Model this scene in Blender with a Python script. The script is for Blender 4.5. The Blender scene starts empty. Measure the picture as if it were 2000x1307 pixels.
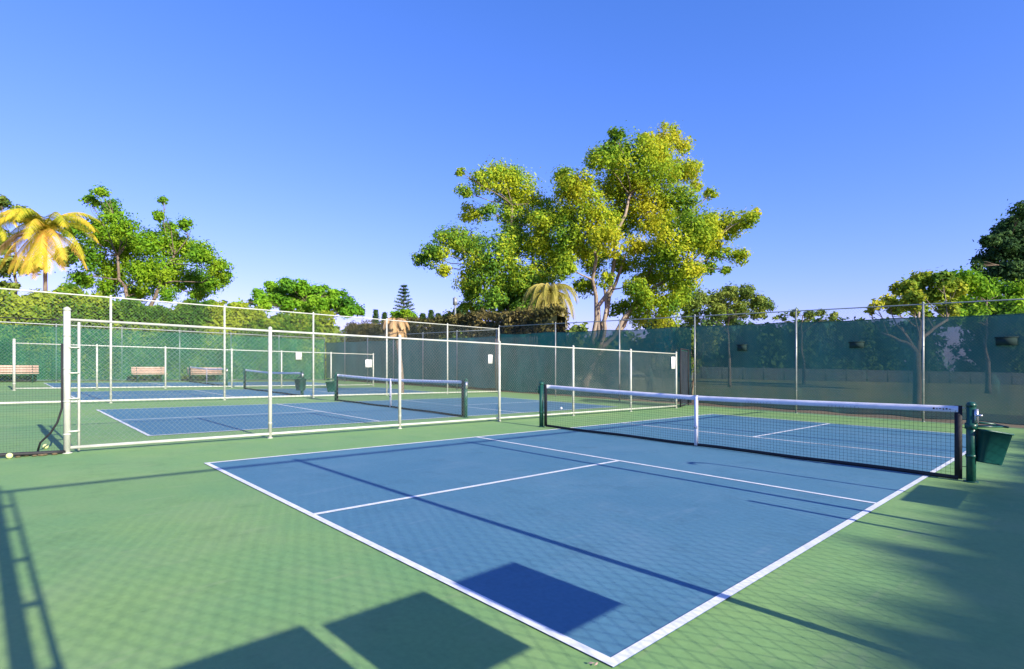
import bpy, math, random
import numpy as np
R = math.radians
rng = np.random.default_rng(7)
random.seed(7)
scene = bpy.context.scene
col = scene.collection

# ------------------------------------------------------------------ view and site
CAM = np.array([4.5384, -8.7128, 1.3726]); YAW = -0.8224
FPX, CX, CY = 1074.6, 976.2, 714.7          # photograph 2000 x 1307
CC, SS = math.cos(YAW), math.sin(YAW)
FW = np.array([SS, CC, 0.]); RT = np.array([CC, -SS, 0.])
SLOPE = -0.0192                              # the courts drain to one side

def Z(x, y): return SLOPE * (CC * x - SS * y)
def at(u, v, d): return CAM + d * (FW + (u - CX) / FPX * RT + np.array([0, 0, (CY - v) / FPX]))
def y_on(u, x):                              # y where the sight line of column u meets the line x = const
    D = FW + (u - CX) / FPX * RT
    return CAM[1] + (x - CAM[0]) / D[0] * D[1]
def x_on(u, y):
    D = FW + (u - CX) / FPX * RT
    return CAM[0] + (y - CAM[1]) / D[1] * D[0]

# ------------------------------------------------------------------ materials
def new_mat(name):
    m = bpy.data.materials.new(name); m.use_nodes = True
    nt = m.node_tree; return m, nt, nt.nodes['Principled BSDF']

def mat(name, c1, c2=None, scale=3., rough=.6, bump=0., bscale=60., metal=0., detail=5., fine=None, spec=.4):
    m, nt, b = new_mat(name)
    b.inputs['Roughness'].default_value = rough; b.inputs['Metallic'].default_value = metal
    b.inputs['Specular IOR Level'].default_value = spec
    tc = nt.nodes.new('ShaderNodeTexCoord')
    if c2 is None: c2 = tuple(x * .86 for x in c1)
    n = nt.nodes.new('ShaderNodeTexNoise'); n.inputs['Scale'].default_value = scale; n.inputs['Detail'].default_value = detail
    n.inputs['Roughness'].default_value = .62
    nt.links.new(tc.outputs['Object'], n.inputs['Vector'])
    r = nt.nodes.new('ShaderNodeValToRGB')
    r.color_ramp.elements[0].position = .36; r.color_ramp.elements[0].color = (*c1, 1)
    r.color_ramp.elements[1].position = .66; r.color_ramp.elements[1].color = (*c2, 1)
    nt.links.new(n.outputs['Fac'], r.inputs['Fac'])
    out = r.outputs['Color']
    if fine:
        n3 = nt.nodes.new('ShaderNodeTexNoise'); n3.inputs['Scale'].default_value = fine[0]; n3.inputs['Detail'].default_value = 3
        nt.links.new(tc.outputs['Object'], n3.inputs['Vector'])
        mr = nt.nodes.new('ShaderNodeMapRange'); mr.inputs['From Min'].default_value = .3; mr.inputs['From Max'].default_value = .7
        mr.inputs['To Min'].default_value = 1 - fine[1]; mr.inputs['To Max'].default_value = 1 + fine[1]
        nt.links.new(n3.outputs['Fac'], mr.inputs['Value'])
        vm = nt.nodes.new('ShaderNodeVectorMath'); vm.operation = 'SCALE'
        nt.links.new(out, vm.inputs[0]); nt.links.new(mr.outputs['Result'], vm.inputs['Scale']); out = vm.outputs['Vector']
    nt.links.new(out, b.inputs['Base Color'])
    if bump:
        n2 = nt.nodes.new('ShaderNodeTexNoise'); n2.inputs['Scale'].default_value = bscale; n2.inputs['Detail'].default_value = 4
        nt.links.new(tc.outputs['Object'], n2.inputs['Vector'])
        bp = nt.nodes.new('ShaderNodeBump'); bp.inputs['Strength'].default_value = bump; bp.inputs['Distance'].default_value = .01
        nt.links.new(n2.outputs['Fac'], bp.inputs['Height']); nt.links.new(bp.outputs['Normal'], b.inputs['Normal'])
    return m

def leaf_mat(name, cols, scale=.35, trans=.3, rough=.5):
    """cols: three leaf colours mixed by branch-sized patches and leaf by leaf"""
    m, nt, b = new_mat(name)
    tc = nt.nodes.new('ShaderNodeTexCoord'); geo = nt.nodes.new('ShaderNodeNewGeometry')
    n = nt.nodes.new('ShaderNodeTexNoise'); n.inputs['Scale'].default_value = scale; n.inputs['Detail'].default_value = 2.5
    nt.links.new(tc.outputs['Object'], n.inputs['Vector'])
    ma = nt.nodes.new('ShaderNodeMath'); ma.operation = 'MULTIPLY_ADD'; ma.inputs[1].default_value = .2
    nt.links.new(geo.outputs['Random Per Island'], ma.inputs[0])
    nt.links.new(n.outputs['Fac'], ma.inputs[2])
    r = nt.nodes.new('ShaderNodeValToRGB')
    r.color_ramp.elements[0].position = .40; r.color_ramp.elements[0].color = (*cols[0], 1)
    r.color_ramp.elements[1].position = .74; r.color_ramp.elements[1].color = (*cols[2], 1)
    e = r.color_ramp.elements.new(.57); e.color = (*cols[1], 1)
    nt.links.new(ma.outputs[0], r.inputs['Fac']); nt.links.new(r.outputs['Color'], b.inputs['Base Color'])
    b.inputs['Roughness'].default_value = .75; b.inputs['Specular IOR Level'].default_value = .12
    t = nt.nodes.new('ShaderNodeBsdfTranslucent'); nt.links.new(r.outputs['Color'], t.inputs['Color'])
    mx = nt.nodes.new('ShaderNodeMixShader'); mx.inputs[0].default_value = trans
    nt.links.new(b.outputs[0], mx.inputs[1]); nt.links.new(t.outputs[0], mx.inputs[2])
    nt.links.new(mx.outputs[0], nt.nodes['Material Output'].inputs['Surface'])
    return m

def screen_mat(name, c, opacity, sc=1.3):
    m, nt, b = new_mat(name)
    tc = nt.nodes.new('ShaderNodeTexCoord')
    n = nt.nodes.new('ShaderNodeTexNoise'); n.inputs['Scale'].default_value = sc; n.inputs['Detail'].default_value = 5
    mp = nt.nodes.new('ShaderNodeMapping'); mp.inputs['Scale'].default_value = (1, 1, .35)
    nt.links.new(tc.outputs['Object'], mp.inputs['Vector']); nt.links.new(mp.outputs['Vector'], n.inputs['Vector'])
    r = nt.nodes.new('ShaderNodeValToRGB')
    r.color_ramp.elements[0].position = .35; r.color_ramp.elements[0].color = (*[x * .85 for x in c], 1)
    r.color_ramp.elements[1].position = .7; r.color_ramp.elements[1].color = (*[x * 1.15 for x in c], 1)
    nt.links.new(n.outputs['Fac'], r.inputs['Fac']); nt.links.new(r.outputs['Color'], b.inputs['Base Color'])
    b.inputs['Roughness'].default_value = .75; b.inputs['Specular IOR Level'].default_value = .15
    mr = nt.nodes.new('ShaderNodeMapRange'); mr.inputs['From Min'].default_value = .3; mr.inputs['From Max'].default_value = .7
    mr.inputs['To Min'].default_value = opacity - .07; mr.inputs['To Max'].default_value = opacity + .07
    nt.links.new(n.outputs['Fac'], mr.inputs['Value'])
    tr = nt.nodes.new('ShaderNodeBsdfTransparent')
    mx = nt.nodes.new('ShaderNodeMixShader')
    nt.links.new(mr.outputs['Result'], mx.inputs[0]); nt.links.new(tr.outputs[0], mx.inputs[1]); nt.links.new(b.outputs[0], mx.inputs[2])
    nt.links.new(mx.outputs[0], nt.nodes['Material Output'].inputs['Surface'])
    return m

def court_mat(name, c1, c2, worn, line=False):
    m = mat(name, c1, c2, .45 if not line else 5, .7, .10, 220, fine=(30, .06), spec=.25)
    nt = m.node_tree; b = nt.nodes['Principled BSDF']; src = b.inputs['Base Color'].links[0].from_socket
    tc = nt.nodes.new('ShaderNodeTexCoord')
    def blot(scale, lo, hi, amount, col, det=6, stretch=None):
        nonlocal src
        n = nt.nodes.new('ShaderNodeTexNoise'); n.inputs['Scale'].default_value = scale; n.inputs['Detail'].default_value = det; n.inputs['Roughness'].default_value = .7
        mp = nt.nodes.new('ShaderNodeMapping'); mp.inputs['Location'].default_value = (scale * 3.1, scale, 0)
        if stretch: mp.inputs['Scale'].default_value = stretch; mp.inputs['Rotation'].default_value = (0, 0, .5)
        nt.links.new(tc.outputs['Object'], mp.inputs['Vector']); nt.links.new(mp.outputs['Vector'], n.inputs['Vector'])
        mr = nt.nodes.new('ShaderNodeMapRange'); mr.inputs['From Min'].default_value = lo; mr.inputs['From Max'].default_value = hi; mr.inputs['To Max'].default_value = amount
        nt.links.new(n.outputs['Fac'], mr.inputs['Value'])
        mx = nt.nodes.new('ShaderNodeMix'); mx.data_type = 'RGBA'; mx.inputs['B'].default_value = (*col, 1)
        nt.links.new(mr.outputs['Result'], mx.inputs['Factor']); nt.links.new(src, mx.inputs['A']); src = mx.outputs['Result']
    dark = tuple(x * .62 for x in c1)
    blot(.8, .48, .70, .45, worn); blot(2.2, .54, .74, .42, dark); blot(7, .60, .72, .5, worn, 3, (1, .18, 1)); blot(16, .66, .74, .5, dark, 4)
    if line: blot(9, .55, .68, .6, worn)
    nt.links.new(src, b.inputs['Base Color']); return m

M = {}
M['green'] = court_mat('green_court_paint', (.150, .300, .112), (.196, .336, .112), (.24, .34, .15))
M['blue'] = court_mat('blue_court_paint', (.064, .176, .258), (.076, .194, .272), (.11, .22, .30))
M['line'] = court_mat('white_line_paint', (.72, .74, .75), (.62, .65, .67), (.42, .50, .54), True)
M['white'] = mat('white_painted_pipe', (.46, .49, .43), (.36, .39, .34), 6, .42, .05, 90)
M['galv'] = mat('galvanised_pipe', (.30, .33, .32), (.22, .25, .25), 5, .4, .05, 90, metal=.25)
M['wire'] = mat('galvanised_wire', (.24, .30, .26), (.18, .24, .20), 4, .5, metal=.2)
M['dwire'] = mat('dark_wire', (.16, .20, .19), (.12, .16, .15), 4, .5)
M['netgreen'] = mat('dark_green_enamel', (.008, .062, .046), (.012, .085, .06), 6, .34, .04, 80)
M['bin'] = mat('green_bin_plastic', (.004, .062, .056), (.007, .075, .065), 5, .42, .05, 120)
M['black'] = mat('black_cord', (.012, .014, .018), (.02, .022, .026), 8, .7)
M['tape'] = mat('white_net_tape', (.74, .76, .84), (.62, .64, .72), 6, .7, .15, 150)
M['steel'] = mat('bright_steel', (.7, .7, .7), (.5, .5, .5), 20, .25, metal=.8)
M['sign'] = mat('white_sign_plate', (.82, .84, .82), (.76, .79, .77), 6, .5)
M['signink'] = mat('grey_sign_print', (.35, .38, .38), (.3, .33, .33), 6, .6)
M['ball'] = mat('pale_yellow_ball', (.72, .80, .32), (.62, .70, .26), 30, .8)
M['wball'] = mat('white_ball', (.8, .82, .8), (.72, .74, .72), 30, .6)
M['bench'] = mat('tan_bench_planks', (.48, .35, .27), (.38, .27, .20), 3, .7, .2, 60)
M['lawn'] = mat('lawn_ground', (.17, .21, .07), (.25, .25, .11), .35, .95, .5, 30, fine=(9, .18))
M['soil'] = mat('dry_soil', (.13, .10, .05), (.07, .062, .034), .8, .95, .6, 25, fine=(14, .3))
M['bark'] = mat('grey_brown_bark', (.20, .16, .12), (.11, .085, .06), 2.5, .9, .6, 14)
M['palebark'] = mat('pale_bark', (.30, .25, .19), (.19, .155, .11), 2.5, .85, .5, 14)
M['wood'] = mat('weathered_boards', (.20, .15, .11), (.12, .095, .07), 2, .85, .4, 30)
M['conc'] = mat('grey_concrete', (.060, .078, .075), (.045, .06, .06), 1.2, .85, .2, 30)
M['screen'] = screen_mat('teal_windscreen_mesh', (.056, .175, .145), .84)
M['screen2'] = screen_mat('green_windscreen_mesh', (.016, .13, .088), .46)
M['screen3'] = screen_mat('black_screen_mesh', (.020, .028, .040), .82)
M['screen4'] = screen_mat('deep_green_windscreen_mesh', (.028, .19, .15), .84)
M['screen5'] = screen_mat('faded_teal_windscreen_mesh', (.050, .20, .185), .86, .8)
M['hem'] = mat('screen_hem', (.012, .075, .065), (.02, .09, .08), 4, .8)
M['vent'] = mat('dark_vent_flap', (.008, .03, .028), (.012, .04, .036), 4, .9)
M['lf_big'] = leaf_mat('yellow_green_leaves', [(.08, .21, .02), (.29, .43, .025), (.53, .53, .03)], .28, .42)
M['lf_big2'] = leaf_mat('lime_green_leaves', [(.04, .15, .03), (.17, .34, .03), (.50, .56, .03)], .26, .40)
M['lf_bright'] = leaf_mat('bright_green_leaves', [(.06, .18, .02), (.16, .36, .018), (.30, .46, .025)], .3, .4)
M['lf_round'] = leaf_mat('fresh_green_leaves', [(.04, .15, .02), (.14, .36, .02), (.26, .48, .03)], .25, .36)
M['lf_olive'] = leaf_mat('olive_leaves', [(.05, .11, .025), (.13, .21, .035), (.26, .32, .05)], .5, .25)
M['lf_dark'] = leaf_mat('dark_green_leaves', [(.014, .045, .018), (.03, .085, .025), (.07, .14, .03)], .4, .2)
M['lf_hedge'] = leaf_mat('hedge_leaves', [(.03, .10, .014), (.09, .20, .02), (.26, .34, .03)], .45, .3)
M['lf_dry'] = leaf_mat('dry_brown_leaves', [(.045, .055, .018), (.10, .10, .03), (.19, .16, .055)], .5, .2)
M['lf_pine'] = leaf_mat('blue_green_needles', [(.03, .085, .04), (.05, .12, .05), (.10, .20, .06)], .5, .15)
M['lf_yel'] = leaf_mat('golden_leaves', [(.08, .18, .02), (.22, .33, .025), (.50, .48, .04)], .5, .32)
M['fr_gold'] = leaf_mat('golden_fronds', [(.40, .40, .03), (.62, .48, .05), (.70, .44, .09)], .8, .3)
M['fr_green'] = leaf_mat('yellow_green_fronds', [(.16, .26, .02), (.40, .42, .03), (.62, .48, .04)], .6, .35)
M['fr_yel'] = leaf_mat('straw_fronds', [(.20, .20, .04), (.38, .36, .07), (.52, .44, .14)], .8, .35)
M['fr_dry'] = leaf_mat('dry_fronds', [(.30, .19, .08), (.42, .28, .13), (.55, .38, .2)], .8, .2)
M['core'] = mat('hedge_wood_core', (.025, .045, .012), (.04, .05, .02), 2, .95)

# ------------------------------------------------------------------ mesh helpers
class MB:
    def __init__(s): s.v = []; s.q = []; s.t = []; s.n = 0; s.smooth = False
    def add(s, v, q=None, t=None):
        v = np.asarray(v, float).reshape(-1, 3)
        if q is not None and len(q): s.q.append(np.asarray(q, int).reshape(-1, 4) + s.n)
        if t is not None and len(t): s.t.append(np.asarray(t, int).reshape(-1, 3) + s.n)
        s.v.append(v); s.n += len(v)
    def build(s, name, material, parent=None, origin=None, smooth=False):
        v = np.concatenate(s.v) if s.v else np.zeros((0, 3))
        off = np.zeros(3)
        if parent is not None: off = np.array(parent_world(parent))
        elif origin is not None: off = np.array(origin, float)
        o2 = off.copy()
        v = v - o2
        q = np.concatenate(s.q) if s.q else np.zeros((0, 4), int)
        t = np.concatenate(s.t) if s.t else np.zeros((0, 3), int)
        me = bpy.data.meshes.new(name)
        me.vertices.add(len(v)); me.vertices.foreach_set('co', v.ravel())
        me.loops.add(len(q) * 4 + len(t) * 3)
        me.loops.foreach_set('vertex_index', np.concatenate([q.ravel(), t.ravel()]))
        me.polygons.add(len(q) + len(t))
        ls = np.concatenate([np.arange(len(q)) * 4, len(q) * 4 + np.arange(len(t)) * 3])
        me.polygons.foreach_set('loop_start', ls)
        if smooth: me.polygons.foreach_set('use_smooth', np.ones(len(q) + len(t), bool))
        me.update(calc_edges=True); me.validate()
        me.materials.append(material)
        o = bpy.data.objects.new(name, me); col.objects.link(o)
        if parent is not None: o.parent = parent
        elif origin is not None: o.location = tuple(origin)
        return o

def parent_world(p):
    l = np.zeros(3)
    while p is not None: l = l + np.array(p.location); p = p.parent
    return l

def tube(mb, pts, rad, n=8, cap=True):
    pts = np.asarray(pts, float); k = len(pts)
    rad = np.full(k, rad) if np.isscalar(rad) else np.asarray(rad, float)
    tan = np.gradient(pts, axis=0); tan /= np.linalg.norm(tan, axis=1)[:, None] + 1e-12
    ref = np.array([0, 0, 1.]) if abs(tan[0][2]) < .9 else np.array([1., 0, 0])
    V = []
    for i in range(k):
        a = np.cross(tan[i], ref); a /= np.linalg.norm(a) + 1e-12
        b = np.cross(a, tan[i]); ref = b if abs(np.dot(b, tan[min(i + 1, k - 1)])) < .95 else ref
        an = np.arange(n) * 2 * np.pi / n
        V.append(pts[i] + rad[i] * (np.cos(an)[:, None] * a + np.sin(an)[:, None] * b))
    V = np.concatenate(V); q = []
    for i in range(k - 1):
        for j in range(n):
            j2 = (j + 1) % n
            q.append((i * n + j, i * n + j2, (i + 1) * n + j2, (i + 1) * n + j))
    t = []
    if cap:
        V = np.concatenate([V, pts[:1], pts[-1:]])
        for j in range(n):
            t.append((len(V) - 2, (j + 1) % n, j)); t.append((len(V) - 1, (k - 1) * n + j, (k - 1) * n + (j + 1) % n))
    mb.add(V, q, t)

BOXQ = [(0, 3, 2, 1), (4, 5, 6, 7), (0, 1, 5, 4), (1, 2, 6, 5), (2, 3, 7, 6), (3, 0, 4, 7)]
def box(mb, c, s, ax=None):
    """centre, full sizes, optional 3x3 axes (rows)"""
    c = np.array(c, float); h = np.array(s, float) / 2
    A = np.eye(3) if ax is None else np.array(ax, float)
    sg = np.array([(-1, -1, -1), (1, -1, -1), (1, 1, -1), (-1, 1, -1), (-1, -1, 1), (1, -1, 1), (1, 1, 1), (-1, 1, 1)])
    mb.add(c + (sg * h) @ A, BOXQ)

def ball(mb, c, r, nu=12, nv=8, sq=(1, 1, 1)):
    V = []; q = []
    for i in range(nv + 1):
        th = math.pi * i / nv
        for j in range(nu):
            ph = 2 * math.pi * j / nu
            V.append((c[0] + r * sq[0] * math.sin(th) * math.cos(ph), c[1] + r * sq[1] * math.sin(th) * math.sin(ph), c[2] + r * sq[2] * math.cos(th)))
    for i in range(nv):
        for j in range(nu):
            q.append((i * nu + j, (i + 1) * nu + j, (i + 1) * nu + (j + 1) % nu, i * nu + (j + 1) % nu))
    mb.add(V, q)

def flat(mb, x0, y0, x1, y1, dz, nx=1, ny=1):
    xs = np.linspace(x0, x1, nx + 1); ys = np.linspace(y0, y1, ny + 1)
    X, Y = np.meshgrid(xs, ys); V = np.stack([X, Y, Z(X, Y) + dz], -1).reshape(-1, 3)
    q = [(j * (nx + 1) + i, j * (nx + 1) + i + 1, (j + 1) * (nx + 1) + i + 1, (j + 1) * (nx + 1) + i) for j in range(ny) for i in range(nx)]
    mb.add(V, q)

def strands(mb, P0, P1, r, n=3):
    """many straight thin wires at once"""
    P0 = np.asarray(P0, float); P1 = np.asarray(P1, float); d = P1 - P0
    L = np.linalg.norm(d, axis=1)[:, None] + 1e-12; d = d / L
    ref = np.where(np.abs(d[:, 2:3]) < .9, np.array([[0, 0, 1.]]), np.array([[1., 0, 0]]))
    a = np.cross(d, ref); a /= np.linalg.norm(a, axis=1)[:, None]; b = np.cross(a, d)
    N = len(P0); V = np.zeros((N, 2 * n, 3))
    for j in range(n):
        an = 2 * math.pi * j / n; o = r * (math.cos(an) * a + math.sin(an) * b)
        V[:, j] = P0 + o; V[:, n + j] = P1 + o
    base = (np.arange(N) * 2 * n)[:, None, None]
    q = np.array([(j, (j + 1) % n, n + (j + 1) % n, n + j) for j in range(n)])[None]
    mb.add(V.reshape(-1, 3), (base + q).reshape(-1, 4))

def chain(mb, x0, y0, x1, y1, h0, h1, pitch=.075, r=.0019, n=3):
    L = math.hypot(x1 - x0, y1 - y0); hp = pitch / 2
    ni = int(L / hp); nj = int((h1 - h0) / hp)
    I, J = np.meshgrid(np.arange(ni), np.arange(nj)); I = I.ravel(); J = J.ravel()
    even = (I + J) % 2 == 0
    def pos(i, j, off):
        x = x0 + (x1 - x0) * i * hp / L; y = y0 + (y1 - y0) * i * hp / L
        nx, ny = -(y1 - y0) / L, (x1 - x0) / L
        return np.stack([x + nx * off, y + ny * off, Z(x, y) + h0 + j * hp], -1)
    e = .002
    A0 = pos(I[even], J[even], e); A1 = pos(I[even] + 1, J[even] + 1, -e)
    o = ~even
    B0 = pos(I[o], J[o] + 1, -e); B1 = pos(I[o] + 1, J[o], e)
    strands(mb, np.concatenate([A0, B0]), np.concatenate([A1, B1]), r, n)

def leaves(mb, P, size, up=.35, aspect=.5, out=None, var=.35):
    """leaf-shaped quads at points P"""
    N = len(P); d = rng.normal(size=(N, 3)); d /= np.linalg.norm(d, axis=1)[:, None]
    nrm = rng.normal(size=(N, 3)) + np.array([0, 0, up * 2])
    if out is not None: nrm = nrm + out * 2.0
    a = np.cross(nrm, d); a /= np.linalg.norm(a, axis=1)[:, None] + 1e-9
    d = np.cross(a, nrm); d /= np.linalg.norm(d, axis=1)[:, None] + 1e-9
    s = size * (1 + var * rng.normal(size=(N, 1))).clip(.4, 2)
    V = np.stack([P - d * s * .5, P + a * s * aspect * .5, P + d * s * .5, P - a * s * aspect * .5], 1)
    mb.add(V.reshape(-1, 3), np.arange(4 * N).reshape(-1, 4))

def empty(name, loc, label=None, cat=None, group=None):
    o = bpy.data.objects.new(name, None); col.objects.link(o); o.location = tuple(float(a) for a in loc)
    o.empty_display_size = .2
    if label: o['label'] = label
    if cat: o['category'] = cat
    if group: o['group'] = group
    return o
def tag(o, label, cat, group=None):
    o['label'] = label; o['category'] = cat
    if group: o['group'] = group
    return o
def struct(o, kind='structure'): o['kind'] = kind; return o
def base(x, y): return (x, y, Z(x, y))
def copy_tree(o, loc):
    c = o.copy(); col.objects.link(c); c.location = loc
    for ch in list(o.children):
        d = ch.copy(); col.objects.link(d); d.parent = c
        for g in list(ch.children):
            e = g.copy(); col.objects.link(e); e.parent = d
    return c

# ------------------------------------------------------------------ ground and courts
mb = MB(); flat(mb, -420, -260, 420, 420, -.03, 40, 40)
g = struct(mb.build('ground', M['lawn']))
mb = MB()                                        # raised court slab with its kerb edge
xs0, xs1, ys0, ys1 = -34.2, 5.6, -16.5, 10.25
flat(mb, xs0, ys0, xs1, ys1, 0, 8, 6)
V = [(x, y, Z(x, y) + d) for d in (-.0005, -.25) for x, y in ((xs0, ys0), (xs1, ys0), (xs1, ys1), (xs0, ys1))]
mb.add(V, [(i, i + 4, (i + 1) % 4 + 4, (i + 1) % 4) for i in range(4)])
struct(mb.build('court_paving', M['green']))
mb = MB(); flat(mb, -36, 10.28, 12, 16.5, -.018, 24, 4); struct(mb.build('soil_and_shade_strip', M['soil']))  # brown soil by the fence, widened to stand in for shade on the lawn
courts = [(0, 3.12, -6.72, 7.0, -2.21, 2.3), (-9.45, 3.1, -6.74, 6.9, -2.24, 2.24), (-18.9, 3.1, -6.7, 6.8, -2.2, 2.2), (-28.25, 3.1, -6.7, 6.8, -2.2, 2.2)]
mbB = MB(); lw = .055
for k, (cx, w, n0, n1, k0, k1) in enumerate(courts):
    flat(mbB, cx - w, n0, cx + w, n1, .004, 4, 8)
    m = MB(); z = .008
    flat(m, cx - w, n0, cx - w + lw, n1, z, 1, 8); flat(m, cx + w - lw, n0, cx + w, n1, z, 1, 8)
    for a in (n0, n1 - lw, k0 - lw / 2, k1 - lw / 2): flat(m, cx - w + lw, a, cx + w - lw, a + lw, z, 6, 1)
    flat(m, cx - lw / 2, n0 + lw, cx + lw / 2, k0 - lw / 2, z, 1, 4); flat(m, cx - lw / 2, k1 + lw / 2, cx + lw / 2, n1 - lw, z, 1, 4)
    struct(m.build('court_lines', M['line']))
struct(mbB.build('blue_play_area', M['blue']))

# ------------------------------------------------------------------ fences
def cap_post(mb, x, y, h, r, n=12):
    z = Z(x, y)
    tube(mb, [(x, y, z - .02), (x, y, z + h)], r, n)
    tube(mb, [(x, y, z + h - .01), (x, y, z + h + .012), (x, y, z + h + .03), (x, y, z + h + .045)], [r * 1.12, r * 1.12, r * .8, r * .15], n)
    tube(mb, [(x, y, z + .0), (x, y, z + .012)], r * 1.5, n)

def fence(name, label, p0, p1, h, posts, cat='fence', pitch=.075, wr=.0019, pr=.03, rr=.021, pm='white', wm='wire', bottom=True, n=3,
          mid=None, thick=(), h0=.05, chainmat=True, brr=None, group=None):
    """posts: fractions along p0..p1"""
    p0 = np.array(p0, float); p1 = np.array(p1, float)
    root = empty(name, base(*p0), label, cat, group)
    for i, f in enumerate(posts):
        x, y = p0 + (p1 - p0) * f
        m = MB(); k = i in thick
        cap_post(m, x, y, h + (.10 if k else .0), pr * (1.32 if k else 1))
        for hh in np.arange(.25, h, .45): tube(m, [(x, y, Z(x, y) + hh), (x, y, Z(x, y) + hh + .018)], pr * (1.46 if k else 1.14), 10)
        m.build('post', M[pm], root, smooth=False)
    def rail(nm, hh, r):
        m = MB(); a = [(*(p0 + (p1 - p0) * t), 0) for t in np.linspace(0, 1, 5)]
        a = [(x, y, Z(x, y) + hh) for x, y, _ in a]
        tube(m, a, r, 10); m.build(nm, M[pm], root)
    rail('top_rail', h - .03, rr)
    if mid: rail('middle_rail', mid, rr)
    if bottom: rail('bottom_rail', .075, brr or rr)
    if chainmat:
        m = MB(); d = (p1 - p0) / np.linalg.norm(p1 - p0)
        chain(m, *p0, *p1, h0, h - .03, pitch, wr, n)
        m.build('chain_link', M[wm], root)
    return root

def screen(root, p0, p1, h0, h1, m='screen', vents=(), rip=.028, offset=.035, name='windscreen', top_sag=.03):
    p0 = np.array(p0, float); p1 = np.array(p1, float); L = np.linalg.norm(p1 - p0)
    nx = max(4, int(L / .25)); nz = 8
    d = (p1 - p0) / L; nn = np.array([-d[1], d[0]])
    V = []
    for j in range(nz + 1):
        for i in range(nx + 1):
            f = i / nx; t = j / nz
            r_ = rip * (math.sin(i * 1.7 + j * .4) + .6 * math.sin(i * .63 + 1.3 * j))
            p = p0 + (p1 - p0) * f + nn * (offset + r_)
            hh = h0 + (h1 - h0) * t - (top_sag * abs(math.sin(f * L / 3. * math.pi)) if j == nz else 0) + (.02 * math.sin(i * .9) if j == 0 else 0)
            V.append((p[0], p[1], Z(*p) + hh))
    q = [(j * (nx + 1) + i, j * (nx + 1) + i + 1, (j + 1) * (nx + 1) + i + 1, (j + 1) * (nx + 1) + i) for j in range(nz) for i in range(nx)]
    mb = MB(); mb.add(V, q); sc = mb.build(name, M[m], root)
    V = np.array(V); mb = MB()
    tube(mb, V[nz * (nx + 1):] + np.array([0, 0, .005]), .010, 5); mb.build('hem', M['hem'], sc)
    mb = MB(); tube(mb, V[:nx + 1] - np.array([0, 0, .005]), .010, 5); mb.build('hem', M['hem'], sc)
    for (f, hh, w, hgt) in vents:
        c = p0 + (p1 - p0) * f + nn * (offset - .045)
        mb = MB(); A = np.array([[d[0], d[1], 0], [nn[0], nn[1], 0], [0, 0, 1]])
        zc = Z(*c) + hh
        box(mb, (c[0], c[1], zc), (w, .006, hgt), A)
        box(mb, (c[0] - nn[0] * .008, c[1] - nn[1] * .008, zc + hgt / 2), (w + .05, .012, .03), A)
        mb.build('vent_flap', M['vent'], sc)
    return sc

# low fence beside the near court
ysA = [-7.93, -5.20, -2.62, .13, 2.85, 5.57, 8.25]
pA = [(y - ysA[0]) / (ysA[-1] - ysA[0]) for y in ysA]
fA = fence('chain_link_fence', 'nearest low white chain link fence, running between the front blue court and the next one', (-5.0, ysA[0]), (-5.0, ysA[-1]), 1.86, pA,
           pr=.031, rr=.018, brr=.023, thick=(0,), pitch=.072, wr=.0017, h0=.06)
m = MB(); x, y = -5.0, -7.80                      # slim tension post strapped to the end post
tube(m, [(x, y, Z(x, y) + .03), (x, y, Z(x, y) + 1.80)], .017, 8); m.build('tension_bar', M['white'], fA)
for hh in (.3, .75, 1.1, 1.45):
    m = MB(); box(m, (x, y - .065, Z(x, y) + hh), (.08, .14, .018)); m.build('bracket', M['white'], fA)

fB = fence('chain_link_fence', 'tall white chain link fence between the second and third courts', (-15.0, -15.2), (-15.0, 9.35), 3.12,
           [(y + 15.2) / 24.55 for y in (-15.2, -12.2, -9.15, -6.1, -3.0, .05, 3.15, 6.25, 9.35)], wr=.0014, pr=.031, rr=.02, brr=.03, pitch=.09)
fC = fence('chain_link_fence', 'low white chain link fence beyond the third court, in front of the benches', (-23.8, -8.0), (-23.8, 7.6), 1.86,
           [(y + 8) / 15.6 for y in (-8, -5.4, -2.9, -.1, 2.3, 5.0, 7.6)], wr=.0012, pr=.036, rr=.024, pitch=.12, thick=(0,))
fD = fence('chain_link_fence', 'farthest tall pale fence with see-through green screen in front of the hedge', (-33.5, -15.), (-33.5, 9.2), 3.1,
           [(y + 15) / 24.2 for y in (-15, -12, -9, -6.05, -3.1, -.15, 2.8, 5.9, 9.2)], wr=.0014, pr=.034, rr=.026, pitch=.13, pm='galv', wm='dwire')
screen(fD, (-33.5, -15.), (-33.5, 9.2), .08, 2.95, 'screen2', offset=-.06)

# north fence, right part beyond the near court and the second court
nx0, nx1 = -15.0, 8.0
def yN(x): return 9.40 + (x + 15) * (9.98 - 9.40) / 16.5
P0, P1 = (nx0, yN(nx0)), (nx1, yN(nx1))
def fr(u):
    x = -5.
    for _ in range(20): x = x_on(u, yN(x))
    return (x - nx0) / (nx1 - nx0)
fN = fence('chain_link_fence', 'tall fence with teal windscreen along the far end of the near court', P0, P1, 3.24,
           [0.0, fr(1085), fr(1210), fr(1357), fr(1555), fr(1803), .985], wr=.0008, pr=.028, rr=.017, pm='galv', wm='dwire', pitch=.08, bottom=False)
def at_f(f): return (P0[0] + (P1[0] - P0[0]) * f, P0[1] + (P1[1] - P0[1]) * f)
def sub(fa, fb, **k): return screen(fN, at_f(fa), at_f(fb), **k)
f_mid = fr(1352)
def vf(u): return (fr(u) - f_mid) / (1 - f_mid)
sub(0.0, f_mid - .002, h0=.12, h1=2.85, m='screen4', top_sag=.05)
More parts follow.
